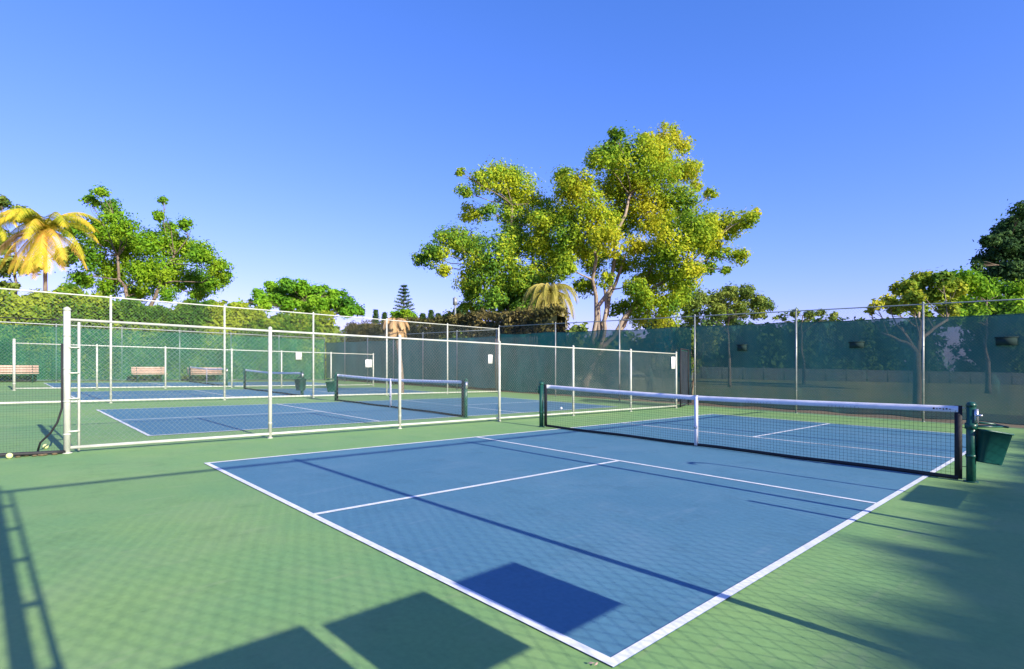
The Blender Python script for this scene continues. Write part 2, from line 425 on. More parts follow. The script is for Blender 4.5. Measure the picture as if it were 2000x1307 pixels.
sub(f_mid + .002, 1.0, h0=.12, h1=2.86, m='screen',
    vents=[(vf(1447), 2.07, .30, .20), (vf(1671), 2.12, .36, .17), (vf(1964), 2.17, .40, .20)])
m = MB()                                          # dark gate leaf closing the gap beside the low fence end
gx0, gy0 = at_f(fr(1352)); 
gate = empty('mesh_gate', base(-5.0, 8.6), 'dark screened gate closing the gap between the low fence end and the windscreen', 'gate')
ga, gb = np.array([-4.93, 8.42]), np.array(at_f(fr(1347))) - np.array([0, .08])
for p in (ga, gb): tube(m, [(*p, Z(*p) + .03), (*p, Z(*p) + 2.0)], .022, 8)
for hh in (.08, 2.0): tube(m, [(*ga, Z(*ga) + hh), (*gb, Z(*gb) + hh)], .02, 8)
m.build('frame', M['black'], gate)
screen(gate, ga, gb, .1, 1.95, 'screen3', name='panel', rip=.006, offset=.03, top_sag=0)

fN3 = fence('chain_link_fence', 'tall fence with teal screen and wooden boards behind, closing off the third and fourth courts', (-33.5, 9.2), (-15.15, 9.36), 3.1,
            [i / 6 for i in range(7)], wr=.0012, pr=.030, rr=.018, pm='galv', wm='dwire', pitch=.13, bottom=False)
screen(fN3, (-33.4, 9.2), (-15.3, 9.36), .2, 2.75, 'screen5', offset=.06)

# tall fence right of the camera; seen in the picture only by its shadow
XF = 5.1
ysF = [-11.5, -8.55, -5.58, -2.62, .34, 3.3, 6.3]
fF = fence('chain_link_fence', 'twelve foot chain link fence on the right that throws the diamond shadows', (XF, -11.5), (XF, 9.6), 3.55,
           [(y + 11.5) / 21.1 for y in ysF], wr=.0016, pr=.034, rr=.026, pm='galv', pitch=.10, n=4, thick=(1,), bottom=False)
m = MB(); tube(m, [(XF, -8.44, Z(XF, -8.44)), (XF, -8.44, Z(XF, -8.44) + 3.5)], .017, 8); m.build('tension_bar', M['galv'], fF)
for hh in (.4, .8, 1.2, 1.6, 2.0, 2.4, 2.8, 3.2):
    m = MB(); box(m, (XF, -8.49, Z(XF, -8.5) + hh), (.03, .14, .03)); m.build('bracket', M['galv'], fF)
m = MB(); tube(m, [(XF, -8.6, Z(XF, -8.6) + 2.75), (XF, -11.5, Z(XF, -11.5) + 2.75)], .022, 8); m.build('middle_rail', M['galv'], fF)
for k, (ya, yb, h0, h1) in enumerate([(-6.64, -6.1, 1.05, 1.44), (-7.45, -6.82, 1.05, 1.44), (-8.16, -7.52, 1.05, 1.46)]):
    m = MB(); yc = (ya + yb) / 2
    box(m, (XF - .03, yc, Z(XF, yc) + (h0 + h1) / 2), (.012, yb - ya, h1 - h0))
    o = m.build('notice_board', M['sign'], None, (XF - .03, yc, Z(XF, yc) + (h0 + h1) / 2))
    tag(o, ['notice board on the right fence nearest the net end, first of three', 'notice board on the right fence, middle one of three',
            'notice board on the right fence beside the thick corner post'][k], 'notice board', 'notice boards on the right fence')
m = MB(); pr_ = [(XF - .06, -3.08, Z(XF, -3.08) + h) for h in (0, .6, 1.3)]; tube(m, pr_, .028, 8)  # unseen post, added for a thin shadow line on the court
tag(m.build('short_post', M['galv'], None, base(XF - .06, -3.08)), 'unseen short steel post against the right fence beside the tall fence post, added for its shadow', 'post')
m = MB()  # unseen pole, bent to throw the curved shadow line
tube(m, [(XF - .07, -1.25, Z(XF, -1.2)), (XF - .07, -1.25, Z(XF, -1.2) + 1.75), (XF - .09, -1.29, Z(XF, -1.2) + 1.9), (XF - .12, -1.42, Z(XF, -1.2) + 1.96), (XF - .14, -1.55, Z(XF, -1.2) + 1.92)], .024, 8)
tag(m.build('hooked_pole', M['galv'], None, base(XF - .07, -1.25)), 'unseen steel pole with hooked top against the right fence, added for its shadow', 'pole')
m = MB(); box(m, (XF - .05, -1.2, Z(XF, -1.2) + .76), (.015, 1.15, .20))  # unseen board, added for the patch of shadow by the net post
tag(m.build('notice_board', M['sign'], None, (XF - .05, -1.2, Z(XF, -1.2) + .76)), 'unseen long low board on the right fence, added to cast a shadow near the net post', 'notice board')

# ------------------------------------------------------------------ hanging net left of the near fence
dn = empty('divider_net', base(-5.0, -8.0), 'black divider net hanging left of the thick white end post', 'net')
m = MB(); ya, yb = -14.0, -8.0
ny = int((yb - ya) / .032)
yy = ya + (yb - ya) * np.arange(ny + 1) / ny
sag = .02 * np.sin(yy * 2.1)
P0_ = np.stack([np.full_like(yy, -5.02), yy, Z(-5.02, yy) + .03 + .0 * sag], -1); P1_ = np.stack([np.full_like(yy, -5.02) + sag, yy, Z(-5.02, yy) + 1.80], -1)
strands(m, P0_, P1_, .0008)
for hh in np.arange(.05, 1.8, .032): strands(m, [(-5.02, ya, Z(-5, ya) + hh)], [(-5.02, yb, Z(-5, yb) + hh)], .0007)
m.build('mesh', M['black'], dn)
m = MB(); pts = [(-5.0 + .05 * math.sin(t * 9), y, Z(-5, y) + .035 + .012 * math.sin(t * 23)) for t, y in ((t, ya + (yb + .05 - ya) * t) for t in np.linspace(0, 1, 40))]
tube(m, pts, .024, 8); m.build('bottom_hem', M['black'], dn)
m = MB(); tube(m, [(-5.02, ya, Z(-5, ya) + 1.8), (-5.02, (ya + yb) / 2, Z(-5, -11) + 1.77), (-5.02, yb, Z(-5, yb) + 1.82)], .008, 6); m.build('top_cord', M['black'], dn)
m = MB()
pts = [(-5.04, -7.98, Z(-5, -8) + h) for h in (1.5, 1.0, .62)] + [(-5.06, -8.03, Z(-5, -8) + .42), (-5.1, -8.1, Z(-5, -8) + .28), (-5.2, -8.2, Z(-5, -8) + .15), (-5.32, -8.22, Z(-5, -8) + .03)]
tube(m, pts, .013, 6); m.build('loose_strap', M['black'], dn)
m = MB()
for k in range(26):
    a, b_ = rng.uniform(-.22, .22), rng.uniform(-.10, .10)
    ball(m, (-5.02 + b_, -8.22 + a, Z(-5, -8.2) + .012), .02 + .02 * rng.random(), 6, 4, (1, 1, .4))
tag(m.build('leaf_litter', M['soil'], None, base(-5.02, -8.22)), 'small heap of brown debris at the foot of the thick white post', 'debris')
mb = MB(); ball(mb, (-5.02 + .12, -8.52, Z(-5, -8.5) + .036), .036, 16, 12)
tag(mb.build('tennis_ball', M['ball'], None, (-4.90, -8.52, Z(-5, -8.5)), True), 'pale yellow ball on the hem of the black net at the left edge', 'ball')
mb = MB(); ball(mb, (-5.62, -8.12, Z(-5.6, -8.1) + .036), .036, 16, 12)
tag(mb.build('tennis_ball', M['ball'], None, (-5.62, -8.12, Z(-5.6, -8.1)), True), 'pale ball behind the fence at the lower end of the black strap', 'ball')
mb = MB(); ball(mb, (-6.6, 4.21, Z(-6.6, 4.21) + .04), .04, 16, 12)
tag(mb.build('tennis_ball', M['wball'], None, (-6.6, 4.21, Z(-6.6, 4.21)), True), 'white ball lying on the second court near its far corner', 'ball')

mb = MB(); lx, ly = 3.04, -6.775
for k, (a, L) in enumerate([(.4, .018), (1.5, .014)]):
    c = np.array([lx + .02 * k, ly + .012 * math.sin(k * 2), Z(lx, ly) + .012]); d = np.array([math.cos(a), math.sin(a), .25]); e = np.array([-math.sin(a), math.cos(a), .1])
    mb.add([c - d * L, c + e * L * .4, c + d * L, c - e * L * .4, c + (0, 0, .006)], None, [(0, 4, 1), (1, 4, 2), (2, 4, 3), (3, 4, 0)])
tag(mb.build('fallen_leaf', M['bench'], None, (lx, ly, Z(lx, ly))), 'small dry brown leaf beside the nearest corner of the front court', 'leaf')

# ------------------------------------------------------------------ nets
def net_height(t, hs, hc): return hc + (hs - hc) * (2 * abs(t - .5)) ** 1.3
def make_net(name, label, xa, xb, y, hs=.92, hc=.865, first=False, cell=.047, sr=.0014):
    root = empty(name, base((xa + xb) / 2, y), label, 'net', 'court nets')
    L = xb - xa; ia, ib = xa + .12, xb - .12
    def zt(x): return Z(x, y) + net_height((x - xa) / L, hs, hc)
    def zb(x): return Z(x, y) + .035 + .004 * math.sin(x * 3.1)
    m = MB()
    xs = np.arange(ia, ib, cell); bow = .012 * np.sin(xs * 5)
    strands(m, [(x, y, zb(x)) for x in xs], [(x, y + b, zt(x) - .05) for x, b in zip(xs, bow)], sr)
    for f in np.linspace(0.02, 1, 19):
        X = np.linspace(ia, ib, 30); pts = np.array([(x, y, zb(x) + (zt(x) - .05 - zb(x)) * f) for x in X])
        strands(m, pts[:-1], pts[1:], sr)
    m.build('netting', M['black'], root)
    def band(nm, f0, f1, th, mt, x0=ia, x1=ib, n=40):
        m = MB(); X = np.linspace(x0, x1, n + 1); V = []
        for x in X:
            a, b = f0(x), f1(x)
            wob = .004 * math.sin(x * 7)
            V += [(x, y - th + wob, a), (x, y + th + wob, a), (x, y + th * 1.5 + wob, (a + b) / 2), (x, y + th + wob, b), (x, y - th + wob, b), (x, y - th * 1.5 + wob, (a + b) / 2)]
        q = []
        for i in range(n):
            for j in range(6): q.append((i * 6 + j, i * 6 + (j + 1) % 6, (i + 1) * 6 + (j + 1) % 6, (i + 1) * 6 + j))
        q.append((0, 1, 2, 3)); q.append((0, 3, 4, 5)); e = n * 6; q.append((e, e + 3, e + 2, e + 1)); q.append((e, e + 5, e + 4, e + 3))
        m.add(V, q); return m.build(nm, M[mt], root)
    tp = band('top_tape', lambda x: zt(x) - .074, lambda x: zt(x) + .004, .006, 'tape')
    if first:
        m = MB()
        for k, w_ in enumerate((.018, .010, .022, .012, .018, .014)):
            box(m, (ib - .24 + .032 * k, y - .0135 + .0, zt(ib - .2) - .035 - .004 * (k % 2)), (w_, .004, .022 - .006 * (k % 3)))
        m.build('tape_print', M['black'], tp)
    band('bottom_band', lambda x: zb(x) - .022, lambda x: zb(x) + .028, .005, 'black')
    for s, x in ((-1, ia), (1, ib)):
        m = MB(); box(m, (x, y, (zb(x) + zt(x)) / 2), (.075, .014, zt(x) - zb(x) + .02)); m.build('side_tape', M['black'], root)
    m = MB(); xc = (xa + xb) / 2
    box(m, (xc, y - .012, (zb(xc) + zt(xc)) / 2 - .01), (.055, .006, zt(xc) - zb(xc) - .0)); box(m, (xc, y + .014, (zb(xc) + zt(xc)) / 2 - .01), (.055, .006, zt(xc) - zb(xc)))
    box(m, (xc, y, zt(xc) + .006), (.055, .036, .006))
    st = m.build('centre_strap', M['tape'], root)
    m = MB(); box(m, (xc, y - .02, zb(xc) + .30), (.06, .012, .045)); m.build('buckle', M['steel'], st)
    for s, x in ((-1, xa), (1, xb)):
        m = MB(); z = Z(x, y)
        tube(m, [(x, y, z - .02), (x, y, z + hs + .01)], .048, 16)
        tube(m, [(x, y, z + hs), (x, y, z + hs + .03), (x, y, z + hs + .055), (x, y, z + hs + .06)], [.052, .052, .035, .01], 16)
        tube(m, [(x, y, z), (x, y, z + .014)], .075, 16)
        tube(m, [(x, y - .0, z + .30), (x, y, z + .34)], .054, 16)
        p = m.build('net_post', M['netgreen'], root)
        m = MB(); box(m, (x + s * .052, y - .01, z + hs - .11), (.035, .07, .17)); tube(m, [(x + s * .05, y - .05, z + hs - .1), (x + s * .11, y - .05, z + hs - .1)], .014, 8)
        m.build('winch', M['steel' if s > 0 else 'netgreen'], p)
        m = MB()
        tube(m, [(x - s * .03, y, zt(x) - .02), (x - s * .17, y, zt(x - s * .17) - .02)], .005, 6); m.build('cable', M['steel'], p)
        for hh in (.18, .42, .66):
            m = MB(); tube(m, [(x - s * .045, y, z + hh), (x - s * .12, y, z + hh)], .004, 6); m.build('lacing', M['black'], p)
    return root
make_net('court_net', 'nearest black net with white top tape, across the front blue court', -3.60, 3.53, .08, first=True)
make_net('court_net', 'net of the second court, seen through the near low fence', -13.1, -6.1, .0, cell=.06, sr=.0018)
make_net('court_net', 'net of the third court, beyond the tall white fence', -22.3, -15.85, .0, cell=.08, sr=.0024)
make_net('court_net', 'net of the farthest court, in front of the green hedge screen', -31.8, -24.9, .0, cell=.09, sr=.0026)

def make_bin(x, y, label, ang, tilt, posth=.66, reach=.30, size=1.):
    """tapered open bin hung on a bracket from the net post at x, y; ang = direction of the bracket"""
    root = empty('hanging_bin', base(x, y), label, 'bin', 'bins hung on net posts')
    z = Z(x, y); d = np.array([math.cos(ang), math.sin(ang), 0]); e = np.array([-d[1], d[0], 0]); up = np.array([0, 0, 1.])
    m = MB(); c0 = np.array([x, y, z + posth])
    for s in (-1, 1):
        tube(m, [c0 + e * s * .05, c0 + d * (reach + .13) + e * s * .05 + up * .0], .010, 8)
    tube(m, [c0 + d * .05 + up * .05, c0 + d * (reach + .02) + up * .03, c0 + d * (reach + .15) - up * .0], .014, 8)
    tube(m, [c0 - up * .03, c0 + up * .04], .062, 14)
    tube(m, [c0 + d * (reach + .13) - e * .09, c0 + d * (reach + .13) + e * .09], .013, 8)
    m.build('bracket', M['netgreen'], root)
    # bin body: tapered, open top, thick wall, rolled lip
    ct = c0 + d * (reach - .005) - up * .05; dd = d * math.cos(tilt) - up * math.sin(tilt); uu = up * math.cos(tilt) + d * math.sin(tilt)
    def ring(w, t, dep):
        pts = []
        for k in range(24):
            a = 2 * math.pi * k / 24; ca, sa = math.cos(a), math.sin(a)
            px = math.copysign(abs(ca) ** .35, ca) * w; py = math.copysign(abs(sa) ** .35, sa) * t
            pts.append(ct + dd * px + e * py - uu * dep)
        return pts
    sz = size
    rings = [ring(.125 * sz, .10 * sz, .40 * sz), ring(.135 * sz, .11 * sz, .385 * sz), ring(.178 * sz, .145 * sz, .02), ring(.19 * sz, .157 * sz, .02), ring(.19 * sz, .157 * sz, 0), ring(.172 * sz, .14 * sz, 0), ring(.128 * sz, .10 * sz, .375 * sz)]
    V = np.concatenate([np.array(r_) for r_ in rings]); q = []
    for i in range(len(rings) - 1):
        for k in range(24): q.append((i * 24 + k, i * 24 + (k + 1) % 24, (i + 1) * 24 + (k + 1) % 24, (i + 1) * 24 + k))
    n0 = len(V); V = np.concatenate([V, [V[:24].mean(0)], [V[-24:].mean(0)]])
    t = [(n0, (k + 1) % 24, k) for k in range(24)] + [(n0 + 1, 6 * 24 + k, 6 * 24 + (k + 1) % 24) for k in range(24)]
    m = MB(); m.add(V, q, t); m.build('bin_body', M['bin'], root)
    return root
make_bin(3.53, .08, 'dark green bin hung from the right post of the nearest net', math.atan2(-SS, CC), R(9), .68, .24)
make_bin(-13.1, .0, 'green bin on the left post of the second court net', math.atan2(SS, -CC), R(5), .72, .18, .9)
make_bin(-15.85, .0, 'bright green bin on the right post of the third court net', math.atan2(-SS, CC) + 2.6, R(3), .72, .12, 1.1)

# ------------------------------------------------------------------ signs on the fences
def sign(x, y, h, w, t, label, along='y'):
    c = (x, y, Z(x, y) + h)
    m = MB(); box(m, c, (.008, w, t)); o = m.build('notice_sign', M['sign'], None, c)
    tag(o, label, 'sign', 'white notices on the fences')
    m = MB()
    for k in range(5): box(m, (x + .006, y, c[2] + t * (.32 - .15 * k)), (.003, w * (.66 if k else .4), t * .05))
    m.build('printed_rows', M['signink'], o)
sign(-4.95, 7.98, 1.52, .24, .40, 'tall white notice at the right end of the nearest low fence')
sign(-14.93, 8.75, 1.62, .27, .42, 'white notice at the right end of the tall fence between the second and third courts')
sign(-23.7, 7.25, 1.30, .42, .44, 'white notice on the far low fence just left of its last post')
sign(-33.3, 7.2, 1.75, .42, .55, 'white notice on the farthest green screened fence')

# ------------------------------------------------------------------ benches
def bench(ya, yb, label):
    x = -32.0; yc = (ya + yb) / 2; L = abs(yb - ya)
    root = empty('bench', base(x, yc), label, 'bench', 'tan benches in front of the hedge')
    z = Z(x, yc)
    m = MB()
    for k in range(3): box(m, (x + .16 - .13 * k, yc, z + .46), (.115, L, .045))
    m.build('seat', M['bench'], root)
    m = MB()
    for k in range(3): box(m, (x - .22 - .02 * k, yc, z + .56 + .125 * k), (.04, L, .11))
    m.build('backrest', M['bench'], root)
    for s in (-1, 1):
        m = MB(); yy = yc + s * (L / 2 - .25)
        tube(m, [(x + .15, yy, z), (x + .15, yy, z + .43), (x - .2, yy, z + .43), (x - .27, yy, z + .9)], .025, 8)
        tube(m, [(x - .2, yy, z), (x - .2, yy, z + .43)], .025, 8); m.build('leg', M['netgreen'], root)
bench(y_on(-60, -32), y_on(76, -32), 'longest tan bench at the left edge, cut by the frame')
bench(y_on(258, -32), y_on(326, -32), 'middle tan bench in front of the hedge, left of the far low fence post')
bench(y_on(368, -32), y_on(436, -32), 'rightmost tan bench in front of the hedge, ending at a tall white post')

# ------------------------------------------------------------------ foliage
def clump_points(c, r, n, flat_=.75, shell=.55):
    d = rng.normal(size=(n, 3)); d /= np.linalg.norm(d, axis=1)[:, None]
    rad = (shell + (1 - shell) * rng.random(n)) ** .7
    rad = rad * (1 + .22 * rng.normal(size=n) * (rng.random(n) < .35))
    p = d * rad[:, None] * r; p[:, 2] *= flat_
    return c + p, d

def crown(clumps, depth, spread, size, dens, fl=.78, sub=5, aspect=.5, up=.35, grow=1.22):
    """clumps: (u, v, r) outline measured in the picture, each grown to a ball of twigs around its own depth"""
    mb = MB(); cen = []
    for (u, v, r, *dd) in clumps:
        d = depth + (dd[0] if dd else rng.uniform(-spread, spread))
        c = at(u, v, d); rm = r * d / FPX * grow; cen.append((c, rm))
        k = (sub + 6) if rm > size * 2.2 else 3
        for j in range(k):                          # sub-clumps: twigs
            dv = rng.normal(size=3); dv /= np.linalg.norm(dv)
            c2 = c + dv * rm * .72 * rng.random() ** .4 * np.array([1, 1, .85]); r2 = rm * rng.uniform(.26, .52)
            n = int(dens * 17 * (r2 / size) ** 2) + 8
            P, o = clump_points(c2, r2, n, fl)
            leaves(mb, P, size, up, aspect, o)
        n = int(dens * 11 * (rm / size) ** 2)
        P, o = clump_points(c, rm * .95, n, .9, .25); leaves(mb, P, size, up, aspect, o)
    return mb, cen

def limb(mb, p0, p1, r0, r1, bend=.12, n=6, sides=7):
    p0 = np.array(p0, float); p1 = np.array(p1, float); L = np.linalg.norm(p1 - p0)
    t = np.linspace(0, 1, n)[:, None]; off = rng.normal(size=3) * bend * L; off[2] = abs(off[2]) * .4
    w = rng.normal(size=(n, 3)) * .02 * L * np.sin(math.pi * t)
    pts = p0 + (p1 - p0) * t + off * np.sin(math.pi * t) * .6 + w
    tube(mb, pts, r0 + (r1 - r0) * t[:, 0] ** .8, sides); return pts

def tree(name, label, base_uvd, clumps, depth, spread, size, dens, leafm, barkm='bark', r0=.3, forks=None, group=None, fl=.78, aspect=.5,
         fork_h=.35, cat='tree', every=1, grow=1.22):
    u, d = base_uvd; b = at(u, 700, d); b[2] = Z(b[0], b[1])
    root = empty(name, b, label, cat, group)
    mb, cen = crown(clumps, depth, spread, size, dens, fl, aspect=aspect, grow=grow)
    mb.build('crown', M[leafm], root)
    tb = MB(); cm = np.mean([c for c, r in cen], 0)
    top = max(c[2] for c, r in cen)
    F = []
    if forks is None: forks = [cm]
    f0 = b + (cm - b) * .12; f0[2] = b[2] + (cm[2] - b[2]) * fork_h
    tube(tb, [b + (0, 0, -.1), b + (0, 0, .3), b + (f0 - b) * .6, f0], [r0 * 1.45, r0 * 1.1, r0 * .95, r0 * .85], 10)
    for f in forks:
        f = np.array(f, float); pts = limb(tb, f0, f, r0 * .7, r0 * .34, .10, 8, 8); F.append((f, pts))
    for i, (c, r) in enumerate(cen):
        if i % every: continue
        best = min(((np.linalg.norm(p - c), p, k) for f, pts in F for k, p in enumerate(pts)), key=lambda a: a[0] + .15 * a[2])
        rr = r0 * (.42 - .03 * best[2])
        pts = limb(tb, best[1], c, max(rr, r0 * .2) * .8, r0 * .07, .10, 6, 6)
        for j in range(3):
            dv = rng.normal(size=3); dv /= np.linalg.norm(dv); limb(tb, pts[3 + (j % 2)], c + dv * r * .8, r0 * .09, r0 * .025, .1, 4, 4)
    tb.build('trunk', M[barkm], root, smooth=True)
    return root

# two big trees beyond the windscreen
A_ = [(975, 345, 33), (1008, 372, 42), (943, 350, 24), (1045, 402, 32), (908, 372, 16), (899, 336, 9), (922, 415, 20), (1008, 425, 30), (882, 468, 30), (850, 495, 26), (822, 506, 17),
      (915, 478, 36), (962, 500, 44), (1002, 468, 36), (1052, 480, 40), (930, 543, 32), (928, 568, 24), (868, 528, 15), (985, 556, 40), (1040, 548, 40), (1078, 515, 36),
      (1060, 440, 30), (990, 605, 26), (1030, 600, 30), (910, 598, 14), (955, 412, 18), (948, 598, 14), (960, 585, 26), (1060, 590, 26), (1012, 575, 28), (930, 606, 14)]
tree('shade_tree', 'left one of the two big trees, lime green with dark trunks', (1012, 38), A_, 38, 2.2, .17, .95, 'lf_big2', 'bark', .24,
     [at(985, 470, 38), at(1040, 500, 38.5), at(935, 520, 37.5), at(1000, 400, 38)], fork_h=.22, grow=1.36)
B_ = [(1100, 345, 20), (1128, 370, 36), (1180, 305, 28), (1204, 262, 14), (1228, 300, 38), (1285, 305, 36), (1303, 262, 22), (1335, 284, 16), (1262, 272, 14), (1268, 350, 44), (1330, 338, 30),
      (1200, 365, 44), (1148, 425, 44), (1108, 470, 40), (1215, 430, 38), (1275, 408, 38), (1330, 398, 34), (1388, 378, 11), (1362, 362, 12), (1350, 442, 30), (1305, 478, 40), (1372, 462, 32),
      (1420, 440, 28), (1458, 428, 19), (1474, 416, 9), (1402, 486, 22), (1442, 500, 17), (1330, 528, 36), (1272, 530, 34), (1262, 588, 30), (1302, 585, 34), (1222, 510, 22), (1160, 505, 28),
      (1335, 560, 22), (1418, 528, 9), (1180, 545, 16), (1240, 560, 18), (1095, 420, 26), (1210, 600, 16), (1385, 520, 14),
      (1180, 470, 30), (1240, 480, 22), (1140, 560, 20), (1100, 520, 24), (1290, 440, 28), (1380, 430, 24), (1250, 620, 20), (1300, 625, 22)]
tree('shade_tree', 'right one of the two big trees, widest yellowest crown with pale limbs', (1142, 36), B_, 36, 2.6, .17, .95, 'lf_big', 'palebark', .25,
     [at(1220, 500, 36), at(1290, 470, 36.5), at(1150, 440, 35.5), at(1340, 520, 35.5), at(1230, 380, 36), at(1180, 560, 36)], fork_h=.16, grow=1.45)

# broad tree behind the left hedge
C_ = [(196, 375, 15), (216, 410, 24), (180, 392, 14), (235, 440, 30), (318, 392, 10), (312, 420, 13), (330, 445, 18), (362, 436, 16), (200, 460, 34), (260, 470, 36), (300, 480, 36), (350, 485, 34),
      (395, 500, 30), (425, 520, 24), (440, 540, 16), (180, 500, 34), (230, 520, 40), (290, 535, 40), (345, 540, 38), (400, 550, 34), (160, 540, 26), (210, 565, 24), (270, 572, 22), (330, 575, 20), (385, 575, 16), (150, 450, 24)]
tree('broad_tree', 'bright green broad tree right of the golden palm, with leafy spires on top', (285, 50), C_, 50, 2.5, .22, 1.1, 'lf_bright', 'bark', .3, [at(230, 500, 50), at(340, 500, 50)])
C2 = [(-25, 430, 26), (-5, 470, 30), (10, 520, 26), (45, 420, 18), (0, 395, 16), (125, 500, 20), (60, 520, 20), (20, 560, 14)]
tree('broad_tree', 'shaded green tree behind the golden palm at the left edge', (20, 56), C2, 56, 2, .36, 1.6, 'lf_olive', 'bark', .25)
# round flat-topped tree
D_ = [(530, 562, 16), (560, 556, 16), (592, 562, 18), (625, 570, 18), (505, 578, 14), (545, 585, 18), (585, 588, 18), (622, 592, 18), (655, 590, 18), (680, 592, 16), (700, 604, 12), (650, 575, 12), (672, 572, 9),
      (520, 598, 12), (560, 605, 12), (605, 610, 12), (640, 612, 12), (675, 612, 12), (490, 590, 8), (706, 611, 8), (470, 592, 6), (545, 568, 15), (575, 572, 17), (608, 578, 17), (640, 586, 16), (530, 585, 14), (595, 600, 16), (665, 600, 15), (690, 605, 12), (510, 592, 12), (560, 595, 15), (630, 602, 15)]
tree('umbrella_tree', 'low round fresh green tree between the broad tree and the small pine', (600, 72), D_, 72, 2.5, .34, 1.8, 'lf_round', 'bark', .3)
tree('broad_tree', 'sliver of pale green tree at the left foot of the low round tree', (468, 66), [(462, 598, 7), (478, 597, 8), (448, 603, 6), (435, 592, 7)], 66, 1, .35, 2, 'lf_yel', 'bark', .15)

# palm with golden hanging fronds
def frond(mb, p, az, el, L, droop, w=.55, n=14, lw_=.03):
    d0 = np.array([math.cos(az) * math.cos(el), math.sin(az) * math.cos(el), math.sin(el)])
    pts = [np.array(p, float)]; d = d0.copy(); seg = L / n
    for i in range(n):
        d = d + np.array([0, 0, -droop / n * (1 + i / n)]); d /= np.linalg.norm(d); pts.append(pts[-1] + d * seg)
    pts = np.array(pts); tube(mb, pts, np.linspace(.045, .008, n + 1), 5)
    side = np.cross(d0, [0, 0, 1.]); side /= np.linalg.norm(side) + 1e-9
    V = []; q = []; k = 0
    for i in range(1, n * 4):
        t = i / (n * 4); j = min(int(t * n), n - 1); f = t * n - j; c = pts[j] * (1 - f) + pts[j + 1] * f; tg = pts[j + 1] - pts[j]; tg /= np.linalg.norm(tg)
        ll = w * math.sin(math.pi * min(1, t * .85 + .12)) ** .6
        for s in (-1, 1):
            dr = side * s * .8 + tg * .55 + np.array([0, 0, -.55 - .3 * random.random()]); dr /= np.linalg.norm(dr)
            wv = tg * lw_
            tip = c + dr * ll * random.uniform(.85, 1.1); mid = c + dr * ll * .5 + np.array([0, 0, .03])
            V += [c - wv, c + wv, mid + wv, mid - wv, tip + wv * .1, tip - wv * .1]; q += [(k, k + 1, k + 2, k + 3), (k + 3, k + 2, k + 4, k + 5)]; k += 6
    mb.add(V, q)
def palm(name, label, u, d, vtop, fr_list, trunk_r=.17):
    L_ = d
    top = at(u, vtop, d); b = top.copy(); b[0] += .5; b[2] = Z(b[0], b[1])
    root = empty(name, b, label, 'palm tree')
    m = MB(); n = 26; P = [b + (top - b) * t + np.array([.25 * math.sin(t * 2.6), 0, 0]) * (1 - t) for t in np.linspace(0, 1, n)]
    tube(m, P, [trunk_r * (1.25 - .35 * i / n) * (1.06 if i % 2 else .97) for i in range(n)], 10); m.build('trunk', M['bark'], root)
    for (a, el, L, dr, mt, w) in fr_list:
        m = MB(); frond(m, top + np.array([0, 0, .1]), a, el, L, dr, w, 14, .03 if mt != 'fr_yel' else .014); m.build('frond', M[mt], root)
    for k in range(8 if L_ > 40 else 0):
        m = MB(); ball(m, top + np.array([.3 * math.cos(k * .8), .3 * math.sin(k * .8), -.15 - .12 * (k % 3)]), .11, 8, 6)
        m.build('coconut', M['fr_gold'], root)
    return root
fl = []
az0 = math.atan2(RT[1], RT[0])
def az(a): return az0 + R(a)                      # 0 = towards the right of the view, -90 = towards the camera
for a, el, L, dr, mt, w in [(-8, 18, 4.6, 1.6, 'fr_green', .75), (12, 40, 4.4, 1.5, 'fr_green', .75), (-30, 5, 4.2, 1.4, 'fr_gold', .8), (-60, -25, 4.0, 1.3, 'fr_gold', .8), (-80, -42, 4.2, .9, 'fr_gold', .8), (-100, -48, 4.2, .9, 'fr_gold', .85),
                            (-120, -42, 4.3, 1., 'fr_gold', .8), (-150, -15, 4.2, 1.3, 'fr_gold', .8), (-172, 15, 4.5, 1.5, 'fr_green', .75), (170, 38, 4.3, 1.5, 'fr_green', .75), (150, 62, 4.0, 1.3, 'fr_green', .7), (95, 60, 3.9, 1.8, 'fr_green', .8),
                            (60, 55, 4.2, 1.4, 'fr_green', .7), (30, 62, 4.0, 1.5, 'fr_green', .7), (-95, 60, 4.0, 1.9, 'fr_green', .7), (-70, 42, 4.0, 2.0, 'fr_gold', .75), (120, 62, 3.9, 1.9, 'fr_green', .8), (-30, 60, 3.9, 2.0, 'fr_green', .8), (-150, 62, 3.9, 1.9, 'fr_gold', .8), (180, 50, 4.3, 1.5, 'fr_green', .8), (0, 52, 4.3, 1.6, 'fr_green', .8), (-85, 66, 3.9, 2.2, 'fr_green', .8), (-120, 48, 4.0, 1.9, 'fr_green', .75),
                            (-45, -55, 3.8, .6, 'fr_gold', .8), (-135, -58, 3.9, .6, 'fr_gold', .8), (-90, -72, 4.1, .3, 'fr_gold', .8), (-20, -35, 3.9, .9, 'fr_gold', .8), (-165, -30, 4.0, 1.0, 'fr_gold', .8), (200, 0, 4.2, 1.1, 'fr_dry', .75), (10, -10, 4.2, 1.2, 'fr_gold', .75)]:
    fl.append((az(a), R(el), L * 1.1 * random.uniform(.94, 1.04), dr, mt, w * 1.25))
palm('palm_tree', 'tall palm with golden drooping fronds at the left edge', 88, 44, 450, fl, .13)
fl = [(az(a), R(el), 3.4, 1.4, 'fr_green' if k % 3 else 'fr_gold', .6) for k, (a, el) in enumerate([(-150, 20), (-100, 35), (-60, 25), (-20, 40), (20, 50), (80, 70), (150, 45), (190, 20), (-120, -10), (-75, -20), (-30, -5)])]
palm('palm_tree', 'second palm, paler and partly cut by the left frame edge', -8, 47, 440, fl)

